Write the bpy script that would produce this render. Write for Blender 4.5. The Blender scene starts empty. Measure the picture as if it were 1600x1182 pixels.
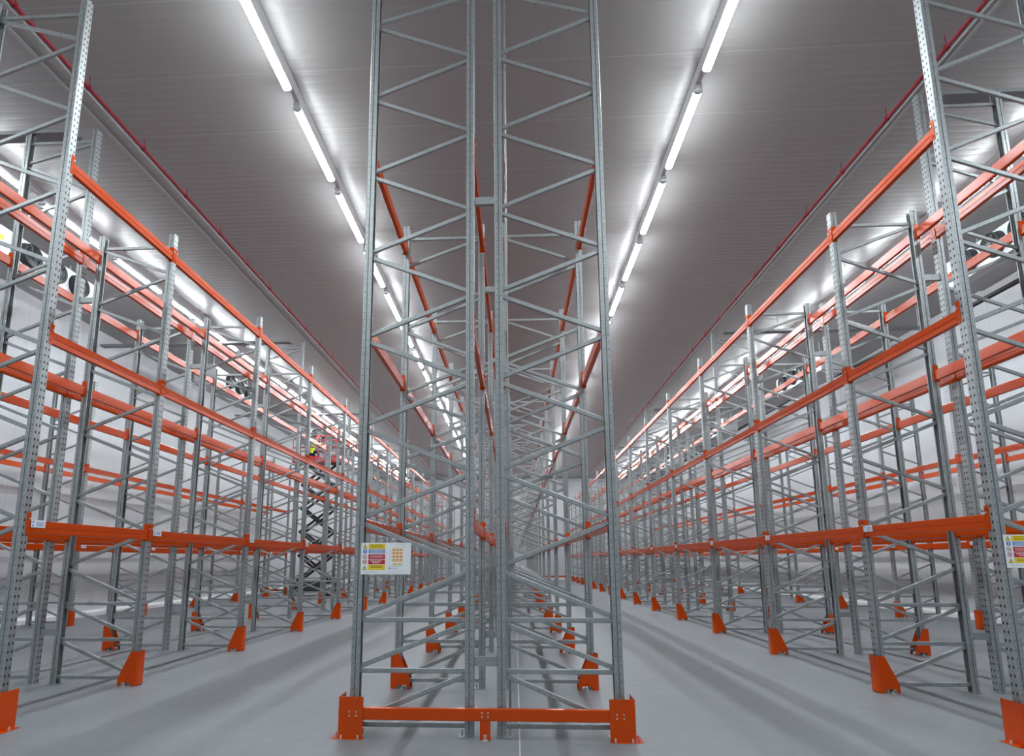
import bpy, bmesh, math, random
from mathutils import Vector, Matrix
random.seed(7)
SC = bpy.context.scene
COL = SC.collection
PI = math.pi

# ------------------------------------------------------------------ materials
def new_mat(name):
    m = bpy.data.materials.new(name); m.use_nodes = True
    nt = m.node_tree
    return m, nt, nt.nodes['Principled BSDF']

def plain(name, col, rough=.5, metal=0., spec=.5, emit=None, estr=0.):
    m, nt, b = new_mat(name)
    b.inputs['Base Color'].default_value = (*col, 1)
    b.inputs['Roughness'].default_value = rough
    b.inputs['Metallic'].default_value = metal
    b.inputs['Specular IOR Level'].default_value = spec
    if emit:
        b.inputs['Emission Color'].default_value = (*emit, 1)
        b.inputs['Emission Strength'].default_value = estr
    return m

def N(nt, typ, **kw):
    n = nt.nodes.new(typ)
    for k, v in kw.items(): setattr(n, k, v)
    return n

def M(nt, op, a, b=None, c=None):
    n = N(nt, 'ShaderNodeMath', operation=op)
    for i, v in enumerate((a, b, c)):
        if v is None: continue
        if isinstance(v, (int, float)): n.inputs[i].default_value = v
        else: nt.links.new(v, n.inputs[i])
    return n.outputs[0]

def mixc(nt, fac, c1, c2):
    n = N(nt, 'ShaderNodeMix', data_type='RGBA')
    if isinstance(fac, (int, float)): n.inputs[0].default_value = fac
    else: nt.links.new(fac, n.inputs[0])
    for sock, v in ((n.inputs[6], c1), (n.inputs[7], c2)):
        if isinstance(v, tuple): sock.default_value = (*v, 1)
        else: nt.links.new(v, sock)
    return n.outputs[2]

def noise(nt, vec, scale, detail=3, rough=.5):
    n = N(nt, 'ShaderNodeTexNoise')
    n.inputs['Scale'].default_value = scale
    n.inputs['Detail'].default_value = detail
    n.inputs['Roughness'].default_value = rough
    nt.links.new(vec, n.inputs['Vector'])
    return n.outputs['Fac']

def galv(name, holes):
    """galvanised steel; with rows of punched slots on the face of an upright"""
    m, nt, b = new_mat(name)
    tc = N(nt, 'ShaderNodeTexCoord')
    f = noise(nt, tc.outputs['Object'], 35, 2)
    f2 = M(nt, 'MULTIPLY_ADD', f, 1.6, -.3)
    col = mixc(nt, f2, (.265, .288, .292), (.375, .40, .405))
    if holes:
        sp = N(nt, 'ShaderNodeSeparateXYZ'); nt.links.new(tc.outputs['Object'], sp.inputs[0])
        x, y, z = sp.outputs
        ax = M(nt, 'ABSOLUTE', x); ay = M(nt, 'ABSOLUTE', y)
        fz = M(nt, 'FRACT', M(nt, 'DIVIDE', z, .072))
        dz = M(nt, 'MULTIPLY', M(nt, 'SUBTRACT', fz, .5), .072)
        def ell(d, ry, rz):
            a = M(nt, 'POWER', M(nt, 'DIVIDE', d, ry), 2); c = M(nt, 'POWER', M(nt, 'DIVIDE', dz, rz), 2)
            return M(nt, 'LESS_THAN', M(nt, 'ADD', a, c), 1.)
        front = M(nt, 'LESS_THAN', ax, .0015)
        h1 = M(nt, 'MULTIPLY', front, ell(M(nt, 'SUBTRACT', ay, .021), .0095, .0145))
        side = M(nt, 'MULTIPLY', M(nt, 'GREATER_THAN', ay, .0436), 1.)
        h2 = M(nt, 'MULTIPLY', side, ell(M(nt, 'SUBTRACT', ax, .021), .0042, .0052))
        h3 = M(nt, 'MULTIPLY', side, ell(M(nt, 'SUBTRACT', ax, .062), .003, .004))
        h = M(nt, 'MAXIMUM', M(nt, 'MAXIMUM', h1, h2), h3)
        col = mixc(nt, h, col, (.012, .013, .016))
        nt.links.new(M(nt, 'MULTIPLY', M(nt, 'SUBTRACT', 1., h), .55), b.inputs['Metallic'])
    else:
        b.inputs['Metallic'].default_value = .55
    nt.links.new(col, b.inputs['Base Color'])
    b.inputs['Roughness'].default_value = .42
    return m

GALV = galv('galvanised_steel', False)
GALVH = galv('galvanised_punched_steel', True)
ORANGE = plain('orange_paint', (.53, .056, .001), .19, 0., .3)
BOLT = plain('zinc_bolt', (.62, .62, .6), .35, .6)
WHITE = plain('white_enamel', (.78, .8, .82), .35)
TRUNK = plain('grey_trunking', (.55, .56, .58), .4)
LAMP = plain('lit_diffuser', (.9, .9, .9), .4, emit=(.90, .965, 1.), estr=95.)
RED = plain('red_pipe_paint', (.28, .008, .022), .4)
PROFILE = plain('ceiling_profile', (.30, .30, .30), .4)
COOLW = plain('white_sheet_metal', (.42, .435, .45), .4)
BLACK = plain('black_plastic', (.012, .013, .015), .5)
DARKST = plain('dark_grey_steel', (.035, .038, .042), .45)
TRAYM = plain('dull_perforated_steel', (.22, .23, .24), .5, .4)
LIFTRED = plain('red_machine_paint', (.55, .02, .03), .35)
PAPER = plain('sign_board_white', (.76, .79, .81), .45)
YEL = plain('sign_yellow', (.78, .56, .01), .45)
SBLUE = plain('sign_pale_blue', (.20, .30, .58), .45)
DBLUE = plain('sign_blue', (.05, .16, .45), .45)
SRED = plain('sign_red', (.48, .012, .03), .45)
SBLK = plain('sign_black', (.02, .02, .025), .45)
SORG = plain('sign_orange', (.86, .42, .08), .45)
SGRN = plain('sign_olive', (.42, .45, .08), .45)
SGREY = plain('sign_grey', (.38, .39, .42), .45)
HIVIS = plain('high_visibility_yellow', (.62, .68, .03), .6)
REFL = plain('reflective_grey', (.5, .52, .53), .35)
NAVY = plain('navy_cloth', (.015, .022, .05), .8)
SKIN = plain('skin', (.5, .29, .2), .55)
BOOT = plain('boot_leather', (.03, .025, .022), .6)

def floor_mat():
    m, nt, b = new_mat('polished_concrete')
    tc = N(nt, 'ShaderNodeTexCoord')
    o = tc.outputs['Object']
    f = noise(nt, o, .45, 5, .6)
    g = noise(nt, o, 6., 4, .6)
    t = M(nt, 'ADD', M(nt, 'MULTIPLY', f, .6), M(nt, 'MULTIPLY', g, .4))
    t = M(nt, 'MULTIPLY_ADD', t, 2.2, -.6)
    col = mixc(nt, t, (.160, .174, .186), (.218, .236, .252))
    sp = N(nt, 'ShaderNodeSeparateXYZ'); nt.links.new(o, sp.inputs[0])
    j = M(nt, 'LESS_THAN', M(nt, 'ABSOLUTE', M(nt, 'SUBTRACT', sp.outputs[0], .02)), .006)
    col = mixc(nt, M(nt, 'MULTIPLY', j, .6), col, (.72, .73, .74))
    yy = M(nt, 'FRACT', M(nt, 'DIVIDE', M(nt, 'ADD', sp.outputs[1], 1.), 6.))
    j2 = M(nt, 'LESS_THAN', yy, .0012)
    col = mixc(nt, M(nt, 'MULTIPLY', j2, .5), col, (.25, .26, .27))
    nt.links.new(col, b.inputs['Base Color'])
    nt.links.new(M(nt, 'MULTIPLY_ADD', f, .2, .38), b.inputs['Roughness']); b.inputs['Specular IOR Level'].default_value = .35
    return m

def wall_mat(axis):
    m, nt, b = new_mat('white_insulated_panel')
    tc = N(nt, 'ShaderNodeTexCoord')
    sp = N(nt, 'ShaderNodeSeparateXYZ'); nt.links.new(tc.outputs['Object'], sp.inputs[0])
    v = sp.outputs[axis]
    s = M(nt, 'LESS_THAN', M(nt, 'FRACT', M(nt, 'DIVIDE', v, 1.1)), .007)
    col = mixc(nt, s, (.57, .59, .615), (.38, .40, .42))
    nt.links.new(col, b.inputs['Base Color'])
    b.inputs['Roughness'].default_value = .38
    w = N(nt, 'ShaderNodeBump'); w.inputs['Strength'].default_value = .12; w.inputs['Distance'].default_value = .004
    nt.links.new(M(nt, 'SINE', M(nt, 'MULTIPLY', v, 2 * PI / .1)), w.inputs['Height'])
    nt.links.new(w.outputs[0], b.inputs['Normal'])
    return m

def ceil_mat():
    m, nt, b = new_mat('ribbed_ceiling_panel')
    tc = N(nt, 'ShaderNodeTexCoord')
    sp = N(nt, 'ShaderNodeSeparateXYZ'); nt.links.new(tc.outputs['Object'], sp.inputs[0])
    v = sp.outputs[1]
    s = M(nt, 'LESS_THAN', M(nt, 'FRACT', M(nt, 'DIVIDE', M(nt, 'ADD', v, -6.94 + 11), 1.1)), .010)
    col = mixc(nt, s, (.275, .266, .264), (.36, .35, .347))
    nt.links.new(col, b.inputs['Base Color'])
    b.inputs['Roughness'].default_value = .3; b.inputs['Specular IOR Level'].default_value = .32
    w = N(nt, 'ShaderNodeBump'); w.inputs['Strength'].default_value = .7; w.inputs['Distance'].default_value = .004
    r = M(nt, 'POWER', M(nt, 'ABSOLUTE', M(nt, 'SINE', M(nt, 'MULTIPLY', v, PI / .1375))), .35)
    nt.links.new(r, w.inputs['Height'])
    nt.links.new(w.outputs[0], b.inputs['Normal'])
    return m

# ------------------------------------------------------------------ mesh tools
class MB:
    def __init__(s): s.v = []; s.f = []; s.m = []; s.mats = []; s.smooth = []
    def mi(s, mat):
        if mat not in s.mats: s.mats.append(mat)
        return s.mats.index(mat)
    def add(s, vs, fs, mat, smooth=False):
        o = len(s.v); k = s.mi(mat)
        s.v += [tuple(p) for p in vs]
        for f in fs: s.f.append([i + o for i in f]); s.m.append(k); s.smooth.append(smooth)
    def box(s, x0, x1, y0, y1, z0, z1, mat):
        if x0 > x1: x0, x1 = x1, x0
        if y0 > y1: y0, y1 = y1, y0
        vs = [(x, y, z) for z in (z0, z1) for y in (y0, y1) for x in (x0, x1)]
        s.add(vs, [(0, 2, 3, 1), (4, 5, 7, 6), (0, 1, 5, 4), (2, 6, 7, 3), (0, 4, 6, 2), (1, 3, 7, 5)], mat)
    def extrude(s, pts, p0, ex, ey, ez, L, mat, smooth=False):
        """polygon pts (a,b) swept from p0 along ez for L"""
        p0, ex, ey, ez = map(Vector, (p0, ex, ey, ez))
        n = len(pts)
        vs = [p0 + ex * a + ey * b for a, b in pts] + [p0 + ex * a + ey * b + ez * L for a, b in pts]
        s.add(vs, [(i, (i + 1) % n, n + (i + 1) % n, n + i) for i in range(n)], mat, smooth)
        s.add(vs[:n], [tuple(range(n))[::-1]], mat); s.add(vs[n:], [tuple(range(n))], mat)
    def tube(s, a, b, r, mat, n=10, r2=None):
        a, b = Vector(a), Vector(b); d = (b - a); L = d.length; d.normalize()
        u = d.orthogonal().normalized(); w = d.cross(u); r2 = r if r2 is None else r2
        vs = [a + (u * math.cos(t) + w * math.sin(t)) * r for t in (2 * PI * i / n for i in range(n))]
        vs += [b + (u * math.cos(t) + w * math.sin(t)) * r2 for t in (2 * PI * i / n for i in range(n))]
        s.add(vs, [(i, (i + 1) % n, n + (i + 1) % n, n + i) for i in range(n)], mat, True)
        s.add(vs[:n], [tuple(range(n))[::-1]], mat); s.add(vs[n:], [tuple(range(n))], mat)
    def bar(s, a, b, w, h, mat, up=(0, 0, 1)):
        a, b = Vector(a), Vector(b); d = b - a; L = d.length; d.normalize()
        side = d.cross(Vector(up))
        side = side.normalized() if side.length > 1e-6 else d.orthogonal().normalized()
        u = side.cross(d)
        s.extrude([(-w / 2, -h / 2), (w / 2, -h / 2), (w / 2, h / 2), (-w / 2, h / 2)], a, side, u, d, L, mat)
    def join(s, o, mat4=None):
        off = len(s.v)
        s.v += [tuple((mat4 @ Vector(p)) if mat4 else p) for p in o.v]
        for f, k, sm in zip(o.f, o.m, o.smooth):
            s.f.append([i + off for i in f]); s.m.append(s.mi(o.mats[k])); s.smooth.append(sm)
    def mesh(s, name):
        me = bpy.data.meshes.new(name)
        me.from_pydata(s.v, [], s.f)
        for m in s.mats: me.materials.append(m)
        me.polygons.foreach_set('material_index', s.m)
        me.polygons.foreach_set('use_smooth', s.smooth)
        bm = bmesh.new(); bm.from_mesh(me)
        bmesh.ops.recalc_face_normals(bm, faces=bm.faces)
        bm.to_mesh(me); bm.free()
        me.update()
        return me

def ob(name, me, parent=None, loc=(0, 0, 0)):
    if isinstance(me, MB): me = me.mesh(name)
    o = bpy.data.objects.new(name, me); COL.objects.link(o)
    o.location = loc
    if parent: o.parent = parent
    return o

def tag(o, label, cat, group=None):
    o['label'] = label; o['category'] = cat
    if group: o['group'] = group
    return o

def thing(name, loc, label, cat, group=None):
    return tag(ob(name, None, None, loc), label, cat, group)

def struct(name, mb):
    o = ob(name, mb); o['kind'] = 'structure'; return o

def offset_section(path, t):
    """closed thin-walled polygon from an open path, wall thickness t to the right-hand side"""
    n = len(path); nrm = []
    for i in range(n - 1):
        dx, dy = path[i + 1][0] - path[i][0], path[i + 1][1] - path[i][1]; l = math.hypot(dx, dy)
        nrm.append((dy / l, -dx / l))
    inn = []
    for i in range(n):
        a = nrm[max(i - 1, 0)]; b = nrm[min(i, n - 2)]
        mx, my = a[0] + b[0], a[1] + b[1]; d = max(.35, (mx * a[0] + my * a[1]))
        inn.append((path[i][0] + mx * t / d, path[i][1] + my * t / d))
    return path + inn[::-1]

# ------------------------------------------------------------------ layout
H = 6.04; HT = 7.75
B1 = 1.943; B = 2.8; W = .09
YR = [5.395] + [7.338 + B * k for k in range(14)]
YR.append(YR[-1] + B1)                                   # sixteen frames, short bay at both ends
YL3 = [8.19 + B * k for k in range(7)]; YL3.append(YL3[-1] + B1)
YR3 = [8.24 + B * k for k in range(13)]; YR3.append(YR3[-1] + B1)
DEP = 1.1
#        key   aisle face x  outward  frames  row words                              tall frames
ROWS = [('C1', -1.475, -1, YR, "central rack's left row", {0}),
        ('C2', .9275, 1, YR, "central rack's right row", {0}),
        ('L1', -4.7065, 1, YR, "left rack's inner row", {0}),
        ('L2', -7.1065, -1, YR, "left rack's outer row", {1, 4, 7, 10}),
        ('R1', 4.19, -1, YR, "right rack's inner row", {0}),
        ('R2', 6.59, 1, YR, "right rack's outer row", {1, 4, 7, 10}),
        ('L3', -10.6, 1, YL3, "left wall rack", set()),
        ('R3', 10.2, -1, YR3, "right wall rack", set())]
ORD = ['first', 'second', 'third', 'fourth', 'fifth', 'sixth', 'seventh', 'eighth', 'ninth', 'tenth', 'eleventh',
       'twelfth', 'thirteenth', 'fourteenth', 'fifteenth', 'sixteenth'] + ['seventeenth', 'eighteenth', 'nineteenth',
       'twentieth'] + ['twenty-' + w for w in ('first', 'second', 'third', 'fourth', 'fifth', 'sixth', 'seventh', 'eighth', 'ninth')]
LEVELS = [(1.91, 'low'), (3.84, 'middle'), (5.76, 'top')]

# ------------------------------------------------------------------ upright frames
def half(sign):
    return [(-.080, .030), (-.080, .045), (-.0455, .045), (-.0435, .034), (-.0385, .034), (-.0365, .045), (-.006, .045), (0, .039)]
def upright_mesh(s, h, z0=.006):
    hp = half(1)
    path = hp + [(x, -y) for x, y in hp[::-1]]
    sec = offset_section(path, .003)
    mb = MB(); mb.extrude([(x * s, y) for x, y in sec], (0, 0, z0), (1, 0, 0), (0, 1, 0), (0, 0, 1), h - z0, GALVH)
    return mb
CH = offset_section([(-.011, .021), (-.011, -.021), (.011, -.021), (.011, .021)], .0025)
def brace(a, b):
    """light channel from a to b in the plane of the frame, flat side toward the front"""
    a, b = Vector(a), Vector(b); d = (b - a); L = d.length; d.normalize()
    n = Vector((0, -1, 0)); up = d.cross(n)
    mb = MB()
    sec = [(u, v) for v, u in [(v, u) for u, v in CH]]
    # web faces the front (-y): section coordinates (a along n, b along up)
    sec = offset_section([(-.011, -.019), (.009, -.019), (.011, -.017), (.011, .015), (.006, .019), (-.011, .019)], .0025)
    mb.extrude([(p, q) for p, q in sec], a, n, up, d, L, GALV)
    return mb
def base_plate(s):
    mb = MB(); mb.box(.008 * s, -.135 * s, -.062, .062, 0, .006, GALV)
    return mb
def bolt_mb(x, y):
    mb = MB(); mb.tube((x, y, .006), (x, y, .018), .013, BOLT, 6); mb.tube((x, y, .018), (x, y, .05), .007, BOLT, 8)
    return mb

def frame_parts(s, h):
    """(part name, MB, children) for a frame whose aisle face is at x=0 and faces s; body lies toward -s"""
    parts = []
    rear = -DEP * s
    bolt = lambda x, y: ('anchor_bolt', bolt_mb(x, y), None)
    parts.append(('upright', upright_mesh(s, h), (0, 0, 0), []))
    parts.append(('upright', upright_mesh(-s, h), (rear, 0, 0), []))
    parts.append(('base_plate', base_plate(s), (0, 0, 0), [('anchor_bolt', bolt_mb(-.11 * s, .03))]))
    parts.append(('base_plate', base_plate(-s), (rear, 0, 0), [('anchor_bolt', bolt_mb(.11 * s, .03))]))
    xa, xr = -.06 * s, rear + .06 * s
    ztop = h - .175
    hor = [.09, .545, .985, ztop]
    for z in hor: parts.append(('horizontal_brace', brace((xa, 0, z), (xr, 0, z)), (0, 0, 0), []))
    e = .03
    segs = [((xa, .09 + e), (xr, .545 - e)), ((xa, .545 + e), (xr, .985 - e)), ((xa, .985 + e), (xr, 1.44 - e))]
    z = 1.44; at_rear = True
    while z + .445 < ztop - .1:
        z2 = z + .445
        if z2 + .2 > ztop - .1: z2 = ztop - e
        p = (xr if at_rear else xa, z + e); q = (xa if at_rear else xr, z2 - e)
        segs.append((p, q)); z = z2; at_rear = not at_rear
    if z < ztop - .25:
        segs.append(((xr if at_rear else xa, z + e), (xa if at_rear else xr, ztop - e)))
    for (x0, z0), (x1, z1) in segs:
        parts.append(('diagonal_brace', brace((x0, 0, z0), (x1, 0, z1)), (0, 0, 0), []))
    return parts

FRAME = {}; FRAME_ONE = {}
for s in (1, -1):
    for h in (H, HT):
        ps = frame_parts(s, h)
        one = MB()
        for nm, mb, loc, ch in ps:
            one.join(mb, Matrix.Translation(loc))
        FRAME[s, h] = [(nm, mb.mesh(nm), loc, [(cn, cm.mesh(cn)) for cn, cm in ch]) for nm, mb, loc, ch in ps]
        FRAME_ONE[s, h] = one.mesh('rack_frame')

def put_frame(s, h, loc, label):
    if loc[1] < 20.5:
        t = thing('rack_frame', loc, label, 'rack frame', 'galvanised upright frames of the pallet racks')
        for nm, me, l, ch in FRAME[s, h]:
            o = ob(nm, me, t, l)
            for cn, cm in ch: ob(cn, cm, o)
    else:
        tag(ob('rack_frame', FRAME_ONE[s, h], None, loc), label, 'rack frame', 'galvanised upright frames of the pallet racks')

# ------------------------------------------------------------------ upright guards (orange)
def guard_bm(s):
    """bent plate around the foot of an upright: aisle face at x=+.045, cheeks sloping back to x=-.20"""
    side = [(-.20, .10, 0), (-.166, .175, 0), (-.165, .177, .045), (-.035, .41, .045), (-.034, .41, 0)]
    side = [(-.20, .10, 0), (-.168, .171, 0), (-.155, .20, .045), (-.06, .41, .045), (-.045, .41, .045), (-.032, .41, 0)]
    pts = [(x, -.075, zt, zb) for x, zt, zb in side]
    for i in range(5):
        a = -PI / 2 + (PI / 2) * i / 4
        pts.append((.01 + .035 * math.cos(a), -.04 + .035 * math.sin(a), .41, .0 + .012 * i / 4))
    pts += [(x, -y, zt, zb) for x, y, zt, zb in pts[::-1]]
    bm = bmesh.new()
    lo = [bm.verts.new((x * s, y, zb)) for x, y, zt, zb in pts]
    hi = [bm.verts.new((x * s, y, zt)) for x, y, zt, zb in pts]
    for i in range(len(pts) - 1): bm.faces.new((lo[i], lo[i + 1], hi[i + 1], hi[i]))
    bmesh.ops.recalc_face_normals(bm, faces=bm.faces)
    bmesh.ops.solidify(bm, geom=bm.faces[:], thickness=.006)
    me = bpy.data.meshes.new('upright_guard'); bm.to_mesh(me); bm.free(); me.materials.append(ORANGE)
    return me
GUARD = {s: guard_bm(s) for s in (1, -1)}
def guard_anchor(s, yy):
    mb = MB(); x = -.1 * s
    mb.box(x - .02, x + .02, yy - .02, yy + .02, 0, .006, BOLT)
    mb.tube((x, yy, .006), (x, yy, .03), .008, BOLT, 8)
    return mb.mesh('anchor_bolt')
GANCH = {(s, k): guard_anchor(s, .1 * k) for s in (1, -1) for k in (-1, 1)}

def put_guard(s, loc, label):
    o = tag(ob('upright_guard', GUARD[s], None, loc), label, 'upright guard', 'orange guards at the feet of the uprights')
    if loc[1] < 17:
        for k in (-1, 1): ob('anchor_bolt', GANCH[s, k], o)

# ------------------------------------------------------------------ orange beams
BH = .125
def bar_mesh(s, L):
    mb = MB()
    sec = [(-.052, -BH + .005), (-.047, -BH), (-.006, -BH), (-.001, -BH + .005), (-.001, -.076), (-.005, -.072), (-.005, -.066), (-.001, -.062),
           (-.001, -.005), (-.006, 0), (-.047, 0), (-.052, -.005)]
    mb.extrude([(x * s, z) for x, z in sec], (0, .003, 0), (1, 0, 0), (0, 0, 1), (0, 1, 0), L - .006, ORANGE)
    return mb
def connector(s, L, end):
    mb = MB(); z0, z1 = -.14, .075
    if end == 0:
        mb.box(.0005 * s, .0045 * s, -.043, .004, z0, z1, ORANGE); mb.box(-.06 * s, .0045 * s, 0, .004, z0, z1, ORANGE)
    else:
        mb.box(.0005 * s, .0045 * s, L - .004, L + .043, z0, z1, ORANGE); mb.box(-.06 * s, .0045 * s, L - .004, L, z0, z1, ORANGE)
    y = -.021 if end == 0 else L + .021
    for z in (-.1, .045): mb.box(.0045 * s, .010 * s, y - .006, y + .006, z - .01, z + .01, ORANGE)
    return mb
def clip(s, L, end):
    mb = MB(); y = -.012 if end == 0 else L + .012
    mb.box(.0045 * s, .012 * s, y - .008, y + .008, .008, .022, BOLT)
    return mb
def sticker(s, L):
    mb = MB(); w = .175
    # left end as one faces the beam from the aisle
    y0 = .01 if s > 0 else L - .01 - w
    mb.box(.0062 * s, .0075 * s, y0, y0 + w, -.068, .006, PAPER)
    d = 1 if s > 0 else -1
    ya = y0 if s > 0 else y0 + w
    def q(u0, u1, z0, z1, mat): mb.box(.0075 * s, .008 * s, ya + d * u0, ya + d * u1, z0, z1, mat)
    q(.012, .034, -.016, -.006, DBLUE); q(.012, .026, -.026, -.018, DBLUE)
    q(.012, .034, -.052, -.042, DBLUE); q(.012, .026, -.062, -.054, DBLUE)
    for z in (-.012, -.024, -.036, -.048): q(.06, .15, z - .007, z, SBLUE)
    return mb
BEAMS = {}
def beam_set(s, L, labelled):
    k = (s, round(L, 3), labelled)
    if k not in BEAMS:
        a, b, c = bar_mesh(s, L), connector(s, L, 0), connector(s, L, 1)
        c0, c1 = clip(s, L, 0), clip(s, L, 1)
        one = MB(); one.join(a); one.join(b); one.join(c)
        st = sticker(s, L) if labelled else None
        if st: one.join(st)
        BEAMS[k] = dict(bar=a.mesh('bar'), c0=b.mesh('end_connector'), c1=c.mesh('end_connector'), k0=c0.mesh('safety_clip'),
                        k1=c1.mesh('safety_clip'), st=st.mesh('bay_label') if st else None, one=one.mesh('rack_beam'), raw=one)
    return BEAMS[k]

beams = []
for key, X, s, YS, words, tall in ROWS:
    lv = LEVELS if key not in ('L3', 'R3') else LEVELS[:2]
    for i in range(len(YS) - 1):
        L = YS[i + 1] - YS[i] - W
        y0 = YS[i] + W / 2
        for z, lw in lv:
            for side in (0, 1):
                x = X if side == 0 else X - DEP * s
                ss = s if side == 0 else -s
                lab = side == 0 and lw == 'low'
                sw = 'aisle side' if side == 0 else ('wall side' if key in ('L3', 'R3') else 'inner side')
                text = "orange %s beam, %s of %s, %s bay from the front" % (lw, sw, words, ORD[i])
                d = math.hypot(x, y0 + L / 2 - .3)
                beams.append((d + (.8 if side else 0), x, y0, z, ss, L, lab, text))
beams.sort(key=lambda r: r[0])
KEEP = 300
rest = MB()
for n, (d, x, y0, z, ss, L, lab, text) in enumerate(beams):
    bs = beam_set(ss, L, lab)
    if n >= KEEP:
        rest.join(bs['raw'], Matrix.Translation((x, y0, z))); continue
    g = 'orange beams of the pallet racks'
    if d < 16:
        t = thing('rack_beam', (x, y0, z), text, 'rack beam', g)  # load beam hooked between two rack frames
        ob('bar', bs['bar'], t)
        for c, k in (('c0', 'k0'), ('c1', 'k1')):
            o = ob('end_connector', bs[c], t)
            if d < 11: ob('safety_clip', bs[k], o)
        if lab:
            o = ob('bay_label', bs['st'], t); o['label'] = 'small white sticker with blue print'
    else:
        tag(ob('rack_beam', bs['one'], None, (x, y0, z)), text, 'rack beam', g)
o = ob('distant_rack_beams', rest)
tag(o, 'orange beams of the far rack bays toward the end wall', 'rack beams'); o['kind'] = 'stuff'

for key, X, s, YS, words, tall in ROWS:
    for i, y in enumerate(YS):
        h = HT if i in tall else H
        put_frame(s, h, (X, y, 0), "%sgalvanised upright frame, %s from the front in the %s" % ('tall ' if i in tall else '', ORD[i], words))
        first = i == 0 and key not in ('L3', 'R3')
        last = i == len(YS) - 1
        if not (first or last):
            put_guard(s, (X, y, 0), "orange steel foot guard on the %s, %s frame from the front" % (words, ORD[i]))

# row spacers between twin frames
def spacer_mb():
    mb = MB()
    sec = offset_section([(-.02, -.036), (.02, -.036), (.02, .036), (-.02, .036)], .003)
    mb.extrude([(-a, b) for a, b in sec], (.001, 0, 0), (0, 1, 0), (0, 0, 1), (1, 0, 0), .198, GALV)
    for x in (.001, .194):
        mb.box(x, x + .005, -.03, .03, -.036, .036, GALV)
    return mb
SP = spacer_mb().mesh('row_spacer')
for x, words in ((-.3735, 'central'), (-6.0065, 'left'), (5.289, 'right')):
    for i, y in enumerate(YR):
        for z, zw in ((.63, 'lower'), (5.1, 'upper')):
            tag(ob('row_spacer', SP, None, (x + .0005, y, z)), "%s steel spacer joining the %s rack's %s pair of frames from the front" % (zw, words, ORD[i]),
                'row spacer', 'steel spacers between back-to-back frames')

# ------------------------------------------------------------------ end barriers
def end_barrier(x0, x1, yf, d, label, post=True):
    """x0..x1 outer faces of the two guards; yf the front plane, d=+1: rack lies toward +y"""
    t = thing('end_barrier', (0, 0, 0), label, 'end barrier', 'orange barriers across the rack ends')
    t.location = ((x0 + x1) / 2, yf, 0)
    cx = (x0 + x1) / 2
    hw = .215; gh = .345
    for sg, xo in ((1, x0), (-1, x1)):
        mb = MB(); xo -= cx
        a, b = xo, xo + sg * hw
        mb.box(a, b, 0, d * .006, .004, gh, ORANGE)
        mb.box(a, a + sg * .006, d * .006, d * .21, .004, gh, ORANGE)
        mb.box(a - sg * .03, b, -d * .02, d * .03, 0, .005, ORANGE)
        mb.box(a - sg * .06, a, d * .0, d * .2, 0, .005, ORANGE)
        g = ob('guard', mb, t)
        for dx in (.095, .155):
            for z in (.19, .222):
                q = MB(); X = xo + sg * dx
                q.tube((X, 0, z), (X, -d * .008, z), .0075, BOLT, 8); ob('bolt', q, g)
        for dx in (.03, .175):
            q = MB(); X = xo + sg * dx
            q.tube((X, -d * .012, .005), (X, -d * .012, .035), .009, BOLT, 8); ob('anchor_bolt', q, g)
        q = MB(); X = xo - sg * .04
        q.tube((X, d * .1, .005), (X, d * .1, .035), .009, BOLT, 8); ob('anchor_bolt', q, g)
    mb = MB()
    ra, rb = x0 - cx + .05, x1 - cx - .05
    sec = [(.008, .158), (.012, .154), (.05, .154), (.054, .158), (.054, .250), (.05, .254), (.012, .254), (.008, .250)]
    mb.extrude([(d * p, q) for p, q in sec], (ra, 0, 0), (0, 1, 0), (0, 0, 1), (1, 0, 0), rb - ra, ORANGE)
    r = ob('cross_rail', mb, t)
    if post:
        px = 0
        mb = MB()
        for u0, u1, z0, z1 in ((-.045, .045, .045, .153), (-.045, -.016, .003, .045), (.016, .045, .003, .045)):
            mb.box(px + u0, px + u1, d * .012, d * .02, z0, z1, ORANGE)
        mb.box(px - .045, px + .045, d * .02, d * .1, 0, .006, ORANGE)
        p = ob('post', mb, t)
        q = MB(); q.box(px - .022, px + .022, -d * .03, d * .018, 0, .007, BOLT); q.tube((px, -d * .008, .007), (px, -d * .008, .05), .009, BOLT, 8); ob('anchor_bolt', q, p)
        for dx in (-.026, .026):
            for z in (.19, .222):
                q = MB(); q.tube((px + dx, d * .008, z), (px + dx, -d * .001, z), .0075, BOLT, 8); ob('bolt', q, r)

FR = 5.35
end_barrier(-1.545, .9975, FR - .085, 1, 'orange end barrier across the front of the central rack')
end_barrier(-7.1765, -4.637, FR - .085, 1, 'orange end barrier at the near end of the left rack')
end_barrier(4.12, 6.66, FR - .085, 1, 'orange end barrier at the near end of the right rack')
BK = YR[-1] + .13
end_barrier(-1.545, .9975, BK, -1, 'orange end barrier behind the far end of the central rack')
end_barrier(-7.1765, -4.637, BK, -1, 'orange end barrier behind the far end of the left rack')
end_barrier(4.12, 6.66, BK, -1, 'orange end barrier behind the far end of the right rack')
end_barrier(-11.77, -10.53, YL3[-1] + .13, -1, 'orange end barrier behind the left wall rack beside the scissor lift', False)
end_barrier(10.13, 11.37, YR3[-1] + .13, -1, 'orange end barrier behind the far end of the right wall rack', False)
# guard rail on the floor at the far wall, right aisle
t = thing('floor_guard_rail', (2.75, 47.2, 0), 'low orange guard rail before the end wall in the right aisle', 'guard rail')
mb = MB(); mb.box(-1.3, 1.3, -.04, .04, .24, .36, ORANGE); ob('cross_rail', mb, t)
for x in (-1.2, 0, 1.2):
    mb = MB(); mb.box(x - .04, x + .04, .04, .1, .006, .34, ORANGE); mb.box(x - .08, x + .08, -.03, .16, 0, .006, ORANGE); ob('post', mb, t)

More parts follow.
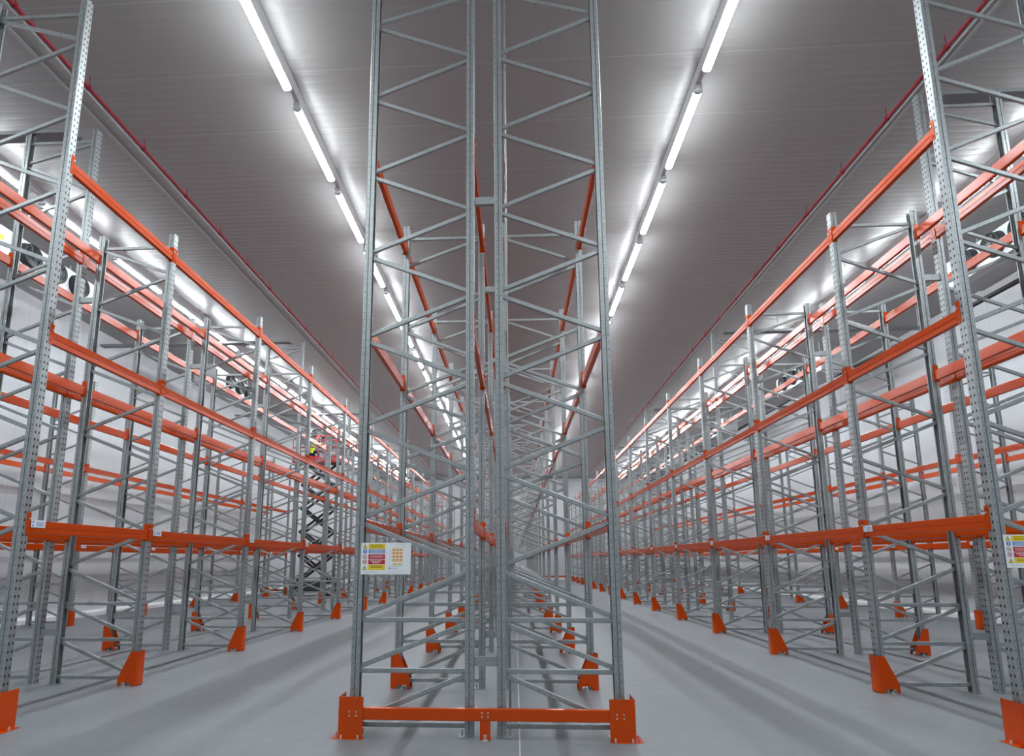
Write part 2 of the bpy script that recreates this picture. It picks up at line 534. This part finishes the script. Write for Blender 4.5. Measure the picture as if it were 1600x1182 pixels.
# ------------------------------------------------------------------ room
XL, XRW, YB, YF, ZC = -12.1, 11.75, -7., 48., 8.21
mb = MB(); mb.box(XL - .2, XRW + .2, YB - .2, YF + .2, -.2, 0, floor_mat()); struct('floor', mb)
mb = MB(); mb.box(XL - .2, XRW + .2, YB - .2, YF + .2, ZC, ZC + .2, ceil_mat()); struct('ceiling', mb)
WX, WY = wall_mat(0), wall_mat(1)
mb = MB(); mb.box(XL - .2, XL, YB - .2, YF + .2, 0, ZC, WY); struct('wall_left', mb)
mb = MB(); mb.box(XRW, XRW + .2, YB - .2, YF + .2, 0, ZC, WY); struct('wall_right', mb)
mb = MB(); mb.box(XL, XRW, YF, YF + .2, 0, ZC, WX); struct('wall_far', mb)
mb = MB(); mb.box(XL, XRW, YB - .2, YB, 0, ZC, WX); struct('wall_near', mb)
def kerb(x, s):
    mb = MB(); mb.extrude([(0, 0), (s * .12, 0), (s * .12, .1), (s * .09, .14), (0, .16)], (x, YB, 0), (1, 0, 0), (0, 0, 1), (0, 1, 0), YF - YB, WHITE); return mb
struct('baseboard_left', kerb(XL, 1)); struct('baseboard_right', kerb(XRW, -1))
mb = MB(); mb.box(XL + .12, XRW - .12, YF - .1, YF, 0, .14, WHITE); struct('baseboard_far', mb)
# slim ceiling profiles beside the sprinkler pipes
for i, x in enumerate((-6.35, 5.95)):
    mb = MB(); mb.box(x - .025, x + .025, YB, YF, ZC - .012, ZC, PROFILE); struct('trim_%d' % (i + 1), mb)

# ------------------------------------------------------------------ ceiling lights
ZL = 7.93
LAMP_L = 1.56
def lamp_parts():
    body = MB()
    body.box(-.046, .046, .03, LAMP_L + .12, .012, .075, TRUNK)
    dif = MB()
    n = 12; pts = []
    for i in range(n + 1):
        a = PI + .16 - (PI + .32) * i / n
        pts.append((.054 * math.cos(a), -.038 * math.sin(a)))
    pts = [(x, z) for x, z in pts]
    dif.extrude(pts, (0, .09, .0), (1, 0, 0), (0, 0, 1), (0, 1, 0), LAMP_L, LAMP, True)
    caps = []
    for y0, y1 in ((.055, .09), (.09 + LAMP_L, .125 + LAMP_L)):
        c = MB(); c.extrude([(x * 1.05, z * 1.05) for x, z in pts], (0, y0, 0), (1, 0, 0), (0, 0, 1), (0, 1, 0), y1 - y0, TRUNK); caps.append(c)
    hang = MB()
    for y in (.3, LAMP_L - .15): hang.box(-.02, .02, y, y + .03, .075, .10, TRUNK)
    return body.mesh('housing'), dif.mesh('diffuser'), [c.mesh('end_cap') for c in caps], hang.mesh('bracket')
LB, LD, LC, LH = lamp_parts()
for x, words in ((-3.06, 'left aisle'), (2.6, 'right aisle'), (-8.5, 'left wall aisle'), (8.15, 'right wall aisle')):
    mb = MB(); mb.box(-.03, .03, YB + .5, YF - 1.2, .10, ZC - ZL - .002, TRUNK)
    tr = tag(ob('lamp_trunking', mb, None, (x, 0, ZL)), 'long grey lamp trunking on the ceiling above the %s' % words, 'lamp trunking')
    y = 7.22 - 1.95 * 6; k = 0
    while y < YF - 3:
        t = thing('ceiling_lamp', (x, y, ZL), 'lit white ceiling tube above the %s, %s from the front' % (words, ORD[k]), 'ceiling lamp', 'tube lamps in rows on the ceiling')
        ob('housing', LB, t); ob('diffuser', LD, t); ob('bracket', LH, t)
        for c in LC: ob('end_cap', c, t)
        y += 1.95; k += 1
    mb = MB(); k = 0

# ------------------------------------------------------------------ sprinkler pipes
for x, words in ((-5.86, 'left'), (5.62, 'right')):
    t = thing('sprinkler_pipe', (x, 0, 8.03), 'thin red sprinkler pipe along the ceiling above the %s rack' % words, 'sprinkler pipe', 'red sprinkler pipes')
    mb = MB(); mb.tube((0, YB + .1, 0), (0, YF - .1, 0), .024, RED, 10); ob('pipe', mb, t)
    mb = MB(); q = .05 if x > 0 else -.05; mb.tube((q, YB + .1, -.012), (q, YF - .1, -.012), .02, COOLW, 8); w_ = ob('side_tube', mb, t); w_['label'] = 'thin white tube beside the red pipe'  # pale tube along the outer side of the red pipe
    for k in range(36):
        y = 3.2 + 1.22 * k
        if y > YF - .5: break
        mb = MB(); mb.tube((0, y, .02), (0, y, ZC - 8.031), .006, RED, 6); mb.box(-.028, .028, y - .02, y + .02, -.028, .028, RED); ob('hanger', mb, t)

# white cable pole between the twin rows
mb = MB(); mb.tube((0, 0, 0), (0, 0, ZC - .002), .011, GALV, 10)
tag(ob('cable_pole', mb, None, (-.06, 5.62, 0)), 'thin bright steel pole behind the first central frame', 'cable pole')

# ------------------------------------------------------------------ cable trays across the wall aisles
def tray(xa, xb):
    mb = MB(); L = xb - xa
    sec = offset_section([(-.09, .055), (-.09, 0), (.09, 0), (.09, .055)], .003)
    mb.extrude([(b, a) for b, a in sec], (0, 0, 0), (0, 1, 0), (0, 0, 1), (1, 0, 0), L, TRAYM)
    n = int(L / .06)
    for i in range(n):
        for y in (-.0915, ):
            mb.box(i * .06 + .015, i * .06 + .045, y - .001, y, .018, .04, BLACK)
        mb.box(i * .06 + .015, i * .06 + .045, -.05, -.02, -.001, .0, BLACK)
        mb.box(i * .06 + .015, i * .06 + .045, .02, .05, -.001, .0, BLACK)
    return mb
for xa, xb, words in ((XL + .01, -6.42, 'left'), (5.88, XRW - .01, 'right')):
    for k, y in enumerate((7.4, 15.75, 24.1, 32.5)):
        t = thing('cable_tray', (xa, y + .02, HT + .004), "perforated steel cable tray over the %s wall aisle, %s from the front" % (words, ORD[k]), 'cable tray', 'steel cable trays under the ceiling')
        ob('tray', tray(xa, xb), t)
        for u in (.25, .75):
            mb = MB(); xx = (xb - xa) * u; mb.tube((xx, 0, .003), (xx, 0, ZC - HT - .006), .006, TRAYM, 6); ob('hanging_rod', mb, t)

# ------------------------------------------------------------------ air coolers
def cooler(s, y0, label, stickers):
    """face toward s; local origin at the lower near edge of the fan face"""
    X = -9.62 if s > 0 else 9.32
    t = thing('air_cooler', (X, y0, 7.02), label, 'air cooler', 'white fan coolers under the ceiling')
    mb = MB(); L = 3.0; dp = .62
    mb.extrude([(0, .2), (0, .78), (-dp * s, .78), (-dp * s, .2)], (0, 0, 0), (1, 0, 0), (0, 0, 1), (0, 1, 0), L, COOLW)
    body = ob('casing', mb, t)
    mb = MB(); mb.extrude([(.04 * s, .0), (.04 * s, -.02), (-.1 * s, -.09), (-dp * s, -.09), (-dp * s, 0)], (0, .05, .198), (1, 0, 0), (0, 0, 1), (0, 1, 0), L - .1, COOLW)
    ob('drip_tray', mb, t)
    mb = MB()
    for y in (.3, L - .3): mb.box(-.2 * s, -.16 * s, y - .03, y + .03, .78, ZC - 7.02 - .001, GALV); mb.box(-.5 * s, -.46 * s, y - .03, y + .03, .78, ZC - 7.02 - .001, GALV)
    ob('ceiling_bracket', mb, t)
    if stickers:
        mb = MB(); mb.box(.0005 * s, .0015 * s, .06, .2, .26, .36, YEL); mb.box(.0005 * s, .0015 * s, .42, .52, .5, .6, YEL)
        q = ob('warning_sticker', mb, body); q['label'] = 'small yellow warning stickers'
        mb = MB(); mb.box(.0005 * s, .0015 * s, .12, .22, .70, .73, SBLK); mb.box(.0005 * s, .0015 * s, .26, .36, .66, .68, SBLK); ob('vent_slots', mb, body)
    for k in range(3):
        y = 1.08 + .66 * k; z = .5
        f = MB(); n = 24
        # fan ring: short flared duct
        for r0, r1, x0, x1 in ((.25, .235, .0, .05), (.235, .225, .05, .13)):
            vs = []
            for r, xx in ((r0, x0), (r1, x1)):
                vs += [(xx * s, y + r * math.cos(2 * PI * i / n), z + r * math.sin(2 * PI * i / n)) for i in range(n)]
            f.add(vs, [(i, (i + 1) % n, n + (i + 1) % n, n + i) for i in range(n)], BLACK, True)
        vs = [(.02 * s, y + .235 * math.cos(2 * PI * i / n), z + .235 * math.sin(2 * PI * i / n)) for i in range(n)]
        f.add(vs, [tuple(range(n))], BLACK)
        fan = ob('fan', f, t)
        g = MB()
        for r in (.06, .1, .14, .18, .215):
            vs = []
            for rr, dx in ((r - .004, 0), (r + .004, 0), (r + .004, .006), (r - .004, .006)):
                vs += [((.125 + dx) * s, y + rr * math.cos(2 * PI * i / n), z + rr * math.sin(2 * PI * i / n)) for i in range(n)]
            fs = []
            for a in range(4):
                b = (a + 1) % 4
                fs += [(a * n + i, a * n + (i + 1) % n, b * n + (i + 1) % n, b * n + i) for i in range(n)]
            g.add(vs, fs, DARKST)
        for a in range(6):
            c, sn = math.cos(a * PI / 3), math.sin(a * PI / 3)
            g.bar((.128 * s, y + .03 * c, z + .03 * sn), (.128 * s, y + .222 * c, z + .222 * sn), .006, .006, DARKST, up=(1, 0, 0))
        g.tube((.04 * s, y, z), (.135 * s, y, z), .05, BLACK, 16)
        ob('fan_guard', g, fan)
        h = MB()
        for a in range(5):
            th = a * 2 * PI / 5
            c, sn = math.cos(th), math.sin(th); c2, s2 = math.cos(th + .55), math.sin(th + .55)
            h.add([(.05 * s, y + .05 * c, z + .05 * sn), (.05 * s, y + .21 * c, z + .21 * sn), (.085 * s, y + .21 * c2, z + .21 * s2), (.085 * s, y + .05 * c2, z + .05 * s2),
                   (.054 * s, y + .05 * c, z + .05 * sn), (.054 * s, y + .21 * c, z + .21 * sn), (.089 * s, y + .21 * c2, z + .21 * s2), (.089 * s, y + .05 * c2, z + .05 * s2)],
                  [(0, 1, 2, 3), (4, 7, 6, 5), (0, 4, 5, 1), (1, 5, 6, 2), (2, 6, 7, 3), (3, 7, 4, 0)], DARKST)
        ob('fan_blades', h, fan)
for s, words in ((1, 'left'), (-1, 'right')):
    for k, y in enumerate((9.2, 17.5, 25.9, 34.3)):
        cooler(s, y, 'white three-fan air cooler above the %s wall rack, %s from the front' % (words, ORD[k]), k == 0)
# black insulated pipe behind the right coolers
t = thing('insulated_pipe', (10.06, 10.2, 7.0), 'long black insulated pipe along the right side under the ceiling', 'pipe')
mb = MB(); pts = [(0, 0, -.03), (0, 4.4, .05), (0, 10, .3), (0, 35, .33)]
for a, b in zip(pts, pts[1:]): mb.tube(a, b, .05, BLACK, 10)
ob('pipe', mb, t)
for k in range(11):
    y = .8 + 3.3 * k
    z = -.03 + .08 * y / 4.4 if y < 4.4 else (.05 + .25 * (y - 4.4) / 5.6 if y < 10 else .3)
    mb = MB(); mb.tube((0, y, z + .045), (0, y, ZC - 7.001), .006, GALV, 6); mb.tube((0, y - .02, z), (0, y + .02, z), .056, GALV, 12); ob('hanger', mb, t)

# ------------------------------------------------------------------ load signs
def tri(mb, cx, cz, r, y, mat):
    pts = [(-r, -.8 * r), (r, -.8 * r), (0, r)]
    mb.extrude([(cx + a, cz + b) for a, b in pts], (0, y, 0), (1, 0, 0), (0, 0, 1), (0, 1, 0), .0004, mat)
def disc(mb, cx, cz, r, y, mat, n=20):
    mb.extrude([(cx + r * math.cos(2 * PI * i / n), cz + r * math.sin(2 * PI * i / n)) for i in range(n)], (0, y, 0), (1, 0, 0), (0, 0, 1), (0, 1, 0), .0004, mat)
def sign(x0, z0, label):
    w, h = .46, .285
    t = thing('load_sign', (x0, FR - .006, z0), label, 'sign', 'white rack load signs')
    mb = MB(); mb.box(0, w, 0, .004, 0, h, PAPER); ob('board', mb, t)
    sx, sz = w / 865., h / 570.            # photo crop units of the board
    X = lambda u: u * sx
    Z = lambda v: h - v * sz
    mb = MB(); bands = []
    for v0, v1, m in ((18, 112, YEL), (118, 190, SBLUE), (208, 298, SRED), (308, 388, SRED), (395, 488, YEL)):
        bd = MB(); bd.box(X(130), X(418), -.0006, -.0001, Z(v1), Z(v0), m); bands.append((v0, v1, bd))
    # lines of small print on the bands
    def line(u0, u1, v, mat, hgt=9, y=-.0009):
        u = u0
        tgt = mb
        for b0, b1, bd in bands:
            if u0 < 420 and b0 <= v <= b1: tgt = bd
        rnd = random.Random(int(u0 * 7 + v))
        while u < u1:
            l = rnd.uniform(14, 42)
            tgt.box(X(u), X(min(u + l, u1)), y, y + .0002, Z(v + hgt), Z(v), mat)
            u += l + 8
    for v in (36, 58, 80): line(172, 380, v, SBLK, 7)
    for v in (132, 152, 170): line(170, 380, v, PAPER, 6)
    for v in (228, 248, 268): line(160, 392, v, PAPER, 6)
    line(168, 362, 324, PAPER, 14); line(205, 330, 352, PAPER, 14)
    for v in (418, 442): line(175, 375, v, SBLK, 8)
    line(60, 300, 522, SGREY, 7)
    for b0, b1, bd in bands: ob('text_band', bd, t)
    ob('footer_text', mb, t); mb = MB()
    # load diagram: pallets on three beam levels over the floor level
    for r in range(4):
        for c in range(3):
            u = 545 + c * 62
            top = 105 + r * 62
            mb.box(X(u), X(u + 54), -.0006, -.0001, Z(top + 36), Z(top + 4), SORG)
            mb.box(X(u + 16), X(u + 38), -.0008, -.0006, Z(top + 26), Z(top + 14), SRED)
        if r < 4: mb.box(X(535), X(735), -.0008, -.0003, Z(105 + r * 62 + 48), Z(105 + r * 62 + 40), SORG)
    for c in range(2):
        mb.box(X(560 + c * 85), X(625 + c * 85), -.0006, -.0001, Z(394), Z(374), YEL); mb.box(X(560 + c * 85), X(625 + c * 85), -.0008, -.0006, Z(402), Z(394), SGRN)
    ob('load_diagram', mb, t); mb = MB()
    line(610, 780, 22, SGREY, 8); line(590, 770, 70, SGREY, 6)
    mb.box(X(485), X(745), -.0006, -.0001, Z(429), Z(425), SGREY)
    mb.box(X(490), X(512), -.0006, -.0001, Z(470), Z(450), SBLK)
    line(520, 640, 456, SGREY, 8); mb.box(X(485), X(745), -.0006, -.0001, Z(508), Z(504), SGREY); line(490, 740, 535, SGREY, 5)
    for v in range(150, 350, 40): mb.box(X(505), X(520), -.0006, -.0001, Z(v + 10), Z(v), SGREY)
    for v in range(90, 480, 66): mb.box(X(842), X(852), -.0006, -.0001, Z(v + 8), Z(v), SGREY)
    ob('caption_text', mb, t)
    mb = MB()
    for v in (68, 452):
        tri(mb, X(68), Z(v), .022, -.0008, SBLK); tri(mb, X(68), Z(v + 1), .0185, -.0012, YEL)
        mb.box(X(64), X(72), -.0015, -.0012, Z(v + 8), Z(v - 18), SBLK); mb.box(X(64), X(72), -.0015, -.0012, Z(v + 22), Z(v + 14), SBLK)
    disc(mb, X(70), Z(155), .019, -.0008, DBLUE); mb.box(X(62), X(78), -.0012, -.0008, Z(175), Z(135), PAPER)
    for v in (250, 345):
        disc(mb, X(66), Z(v), .020, -.0008, SRED); disc(mb, X(66), Z(v), .0155, -.0012, PAPER)
        mb.bar((X(46), -.0014, Z(v - 20)), (X(86), -.0014, Z(v + 20)), .0004, .005, SRED, up=(1, 0, 1))
        if v == 345: mb.bar((X(46), -.0014, Z(v + 20)), (X(86), -.0014, Z(v - 20)), .0004, .005, SBLK, up=(-1, 0, 1))
        else: mb.box(X(58), X(74), -.0016, -.0013, Z(v + 14), Z(v - 6), SBLK)
    ob('pictograms', mb, t)
sign(-1.412, 1.39, 'white load sign with yellow, blue and red bands on the central rack')
sign(4.235, 1.44, "white load sign with coloured bands on the right rack's first frame")

# ------------------------------------------------------------------ scissor lift with worker
LX, LY = -9.0, 26.3
t = thing('scissor_lift', (LX, LY, 0), 'raised red scissor lift with black arms in the left wall aisle', 'scissor lift')
mb = MB(); mb.box(-1.05, 1.05, -.42, .42, .18, .55, DARKST); mb.box(-.95, .95, -.38, .38, .55, .68, DARKST); mb.box(-1.05, -.6, -.43, .43, .42, .6, LIFTRED); mb.box(.62, 1.0, -.43, -.40, .3, .52, WHITE)
ob('chassis', mb, t)
for x in (-.8, .8):
    for y in (-.44, .44):
        w = MB(); w.tube((x, y - .07, .2), (x, y + .07, .2), .2, BLACK, 20); wh = ob('wheel', w, t)
        w = MB(); w.tube((x, y - .075, .2), (x, y + .075, .2), .1, REFL, 14); ob('hub', w, wh)
z = .72; NS = 5; hs = 1.06
for k in range(NS):
    for y in (-.33, .33):
        for sg in (-1, 1):
            a = MB(); yy = y + .035 * sg
            a.bar((-.70 * sg, yy, z), (.70 * sg, yy, z + hs), .105, .05, DARKST if k % 2 else BLACK, up=(0, 1, 0)); ob('scissor_arm', a, t)
    a = MB()
    for x in (-.70, 0, .70):
        a.tube((x, -.4, z + (hs / 2 if x == 0 else 0)), (x, .4, z + (hs / 2 if x == 0 else 0)), .035, DARKST, 10)
    ob('cross_pin', a, t); z += hs
PZ = z + .08
mb = MB(); mb.box(-1.15, 1.15, -.42, .42, PZ - .1, PZ, DARKST); mb.box(-1.15, 1.15, -.44, -.42, PZ - .12, PZ + .16, LIFTRED); mb.box(-1.15, 1.15, .42, .44, PZ - .12, PZ + .16, LIFTRED)
mb.box(-1.17, -1.15, -.44, .44, PZ - .12, PZ + .16, LIFTRED); mb.box(1.15, 1.17, -.44, .44, PZ - .12, PZ + .16, LIFTRED)
ob('platform', mb, t)
for sx, sy in ((0, -1), (0, 1), (-1, 0), (1, 0)):
    mb = MB()
    for zz in (.58, 1.1):
        if sy: mb.tube((-1.16, .43 * sy, PZ + zz), (1.16, .43 * sy, PZ + zz), .02, LIFTRED, 8)
        else: mb.tube((1.16 * sx, -.43, PZ + zz), (1.16 * sx, .43, PZ + zz), .02, LIFTRED, 8)
    if sy:
        for x in (-1.16, -.58, 0, .58, 1.16): mb.tube((x, .43 * sy, PZ + .16), (x, .43 * sy, PZ + 1.1), .018, LIFTRED, 8)
    ob('guard_rail', mb, t)
mb = MB(); mb.box(.86, 1.05, -.36, -.2, PZ + .85, PZ + 1.08, BLACK); mb.tube((.95, -.28, PZ + 1.08), (.95, -.28, PZ + 1.2), .02, BLACK, 8); ob('control_box', mb, t)

# worker kneeling on the platform
def skinned(name, joints, edges, mat, sub=2, root=0):
    me = bpy.data.meshes.new(name)
    me.from_pydata([j[:3] for j in joints], edges, [])
    o = bpy.data.objects.new(name, me); COL.objects.link(o)
    mod = o.modifiers.new('skin', 'SKIN'); sv = me.skin_vertices[0].data
    for i, j in enumerate(joints): sv[i].radius = (j[3], j[3] if len(j) < 5 else j[4]); sv[i].use_root = i == root
    s = o.modifiers.new('sub', 'SUBSURF'); s.levels = s.render_levels = sub
    dg = bpy.context.evaluated_depsgraph_get()
    m2 = bpy.data.meshes.new_from_object(o.evaluated_get(dg))
    bpy.data.objects.remove(o)
    m2.materials.clear(); m2.materials.append(mat)
    m2.polygons.foreach_set('use_smooth', [True] * len(m2.polygons))
    return m2
J = [(0, 0, .46, .135, .115), (.03, 0, .64, .13, .10), (.12, 0, .86, .155, .105), (.18, 0, .98, .10, .09), (.23, 0, 1.06, .055), (.26, 0, 1.13, .085, .075), (.275, 0, 1.23, .09, .085), (.26, 0, 1.30, .06),
     (.15, -.19, .93, .055), (.30, -.24, .72, .045), (.50, -.16, .80, .035), (.57, -.14, .83, .03),
     (.15, .19, .93, .055), (.32, .24, .74, .045), (.52, .16, .84, .035), (.59, .14, .87, .03),
     (.02, -.10, .44, .09), (.36, -.13, .40, .07), (.34, -.13, .10, .052), (.36, -.13, .05, .045), (.46, -.13, .035, .035),
     (.02, .10, .42, .09), (.16, .12, .08, .068), (-.20, .12, .075, .05), (-.30, .12, .06, .042), (-.32, .12, .04, .035)]
Eg = [(0, 1), (1, 2), (2, 3), (3, 4), (4, 5), (5, 6), (6, 7), (2, 8), (8, 9), (9, 10), (10, 11), (2, 12), (12, 13), (13, 14), (14, 15),
      (0, 16), (16, 17), (17, 18), (18, 19), (19, 20), (0, 21), (21, 22), (22, 23), (23, 24), (24, 25)]
body = skinned('person', J, Eg, SKIN)
body.materials.clear()
for m in (SKIN, NAVY, HIVIS, BOOT, REFL): body.materials.append(m)
idx = []
for p in body.polygons:
    x, y, zz = p.center
    if zz > 1.06 and abs(y) < .13: k = 0
    elif abs(y) > .11 and x > .5 and zz > .7: k = 0
    elif (x > .40 and zz < .1) or (x < -.24 and zz < .12): k = 3
    elif zz > .54 or (zz > .5 and x < .2): k = 2
    else: k = 1
    idx.append(k)
body.polygons.foreach_set('material_index', idx)
pr = tag(ob('person', body, None, (LX - .42, LY - .02, PZ)), 'worker in yellow vest and dark trousers kneeling on the raised lift', 'person')
# hands: palm, four fingers and a thumb each
for sy, (hx, hy, hz) in ((-1, (.57, -.14, .83)), (1, (.59, .14, .87))):
    jj = [(hx - .02, hy, hz, .026, .018), (hx + .05, hy, hz + .005, .034, .016)]; ee = [(0, 1)]
    hm = MB(); hm.bar((hx - .01, hy, hz), (hx + .07, hy, hz), .075, .026, SKIN)
    for f, (oy, ln) in enumerate(((-.028, .062), (-.009, .072), (.01, .068), (.028, .052))):
        a = Vector((hx + .068, hy + oy, hz + .002)); b = a + Vector((ln * .6, 0, -.008)); c = b + Vector((ln * .3, 0, -.03))
        hm.tube(a, b, .009, SKIN, 8, .0085); hm.tube(b, c, .0085, SKIN, 8, .007)
    a = Vector((hx + .015, hy - sy * .036, hz)); b = a + Vector((.03, -sy * .025, -.006)); hm.tube(a, b, .011, SKIN, 8, .009); hm.tube(b, b + Vector((.03, sy * .004, -.014)), .009, SKIN, 8, .007)
    ob('hand', hm, pr)
mb = MB()
for r, z0 in ((.163, .69), (.178, .80)):
    n = 20; cx = .03 + (z0 - .64) * .41
    vs = []
    for dz in (-.025, .025):
        vs += [(cx + r * .74 * math.cos(2 * PI * i / n), r * .88 * math.sin(2 * PI * i / n), z0 + dz) for i in range(n)]
    mb.add(vs, [(i, (i + 1) % n, n + (i + 1) % n, n + i) for i in range(n)], REFL, True)
ob('reflective_band', mb, pr)
hm = MB(); n = 24; rings = ((.56, .125, .145, .01), (.48, .138, .158, .0), (.40, .146, .168, -.005), (.37, .148, .17, -.005), (.37, .13, .15, -.005))
vs = []
for z0, rx, ry, cx in rings: vs += [(cx + rx * math.cos(2 * PI * i / n), ry * math.sin(2 * PI * i / n), z0) for i in range(n)]
hm.add(vs, [(r * n + i, r * n + (i + 1) % n, (r + 1) * n + (i + 1) % n, (r + 1) * n + i) for r in range(len(rings) - 1) for i in range(n)], HIVIS, True)
ob('jacket_hem', hm, pr)
hp = MB(); rings = ((.42, .12, .14), (.34, .125, .15), (.27, .10, .13), (.25, .02, .03)); vs = []
for z0, rx, ry in rings: vs += [(rx * math.cos(2 * PI * i / n), ry * math.sin(2 * PI * i / n), z0) for i in range(n)]
hp.add(vs, [(r * n + i, r * n + (i + 1) % n, (r + 1) * n + (i + 1) % n, (r + 1) * n + i) for r in range(3) for i in range(n)], NAVY, True)
ob('trouser_seat', hp, pr)
hb = MB(); n = 20; rows = 7; vs = []
for r in range(rows):
    a = (PI / 2) * r / (rows - 1)
    vs += [(.275 + .115 * math.cos(a) * math.cos(2 * PI * i / n) + .02 * 0, .105 * math.cos(a) * math.sin(2 * PI * i / n), 1.255 + .105 * math.sin(a)) for i in range(n)]
fs = []
for r in range(rows - 1): fs += [(r * n + i, r * n + (i + 1) % n, (r + 1) * n + (i + 1) % n, (r + 1) * n + i) for i in range(n)]
hb.add(vs, fs, DARKST, True)
hb.extrude([(.09, -.07), (.15, -.045), (.165, 0), (.15, .045), (.09, .07)], (.275, 0, 1.25), (1, 0, 0), (0, 1, 0), (0, 0, 1), .012, DARKST)
ob('helmet', hb, pr)
fm = MB()
for y in (-.032, .032): fm.tube((.355, y, 1.215), (.366, y, 1.215), .009, SBLK, 8)
fm.tube((.35, 0, 1.205), (.372, 0, 1.182), .009, SKIN, 8, .013); fm.box(.340, .350, -.02, .02, 1.145, 1.151, SKIN)
for y in (-.088, .088): fm.tube((.27, y - .006, 1.20), (.27, y + .006, 1.20), .024, SKIN, 10)
ob('face', fm, pr)

# ------------------------------------------------------------------ camera and world
cam = bpy.data.cameras.new('camera'); co = bpy.data.objects.new('camera', cam); COL.objects.link(co)
F, CX, CY = 911.9476, 755.3686, 726.825
yaw, pitch, roll = -.0536, .1635, -.0022
cy_, sy_ = math.cos(yaw), math.sin(yaw); cp, sp_ = math.cos(pitch), math.sin(pitch)
fw = Vector((sy_ * cp, cy_ * cp, sp_)); rt = Vector((cy_, -sy_, 0)); up = rt.cross(fw)
r2 = rt * math.cos(roll) + up * math.sin(roll); u2 = up * math.cos(roll) - rt * math.sin(roll)
R = Matrix((r2, u2, -fw)).transposed().to_4x4()
co.matrix_world = Matrix.Translation((0, 0, 1.5074)) @ R
cam.sensor_fit = 'HORIZONTAL'; cam.sensor_width = 36.
cam.lens = F * 36. / 1600.
cam.shift_x = (800 - CX) / 1600.; cam.shift_y = (CY - 591) / 1600.
cam.clip_start = .05; cam.clip_end = 200
SC.camera = co
w = bpy.data.worlds.new('world'); SC.world = w; w.use_nodes = True
w.node_tree.nodes['Background'].inputs[0].default_value = (0, 0, 0, 1)
vs = SC.view_settings
vs.view_transform = 'Standard'; vs.look = 'None'; vs.gamma = 1; vs.use_curve_mapping = False; vs.exposure = 0.
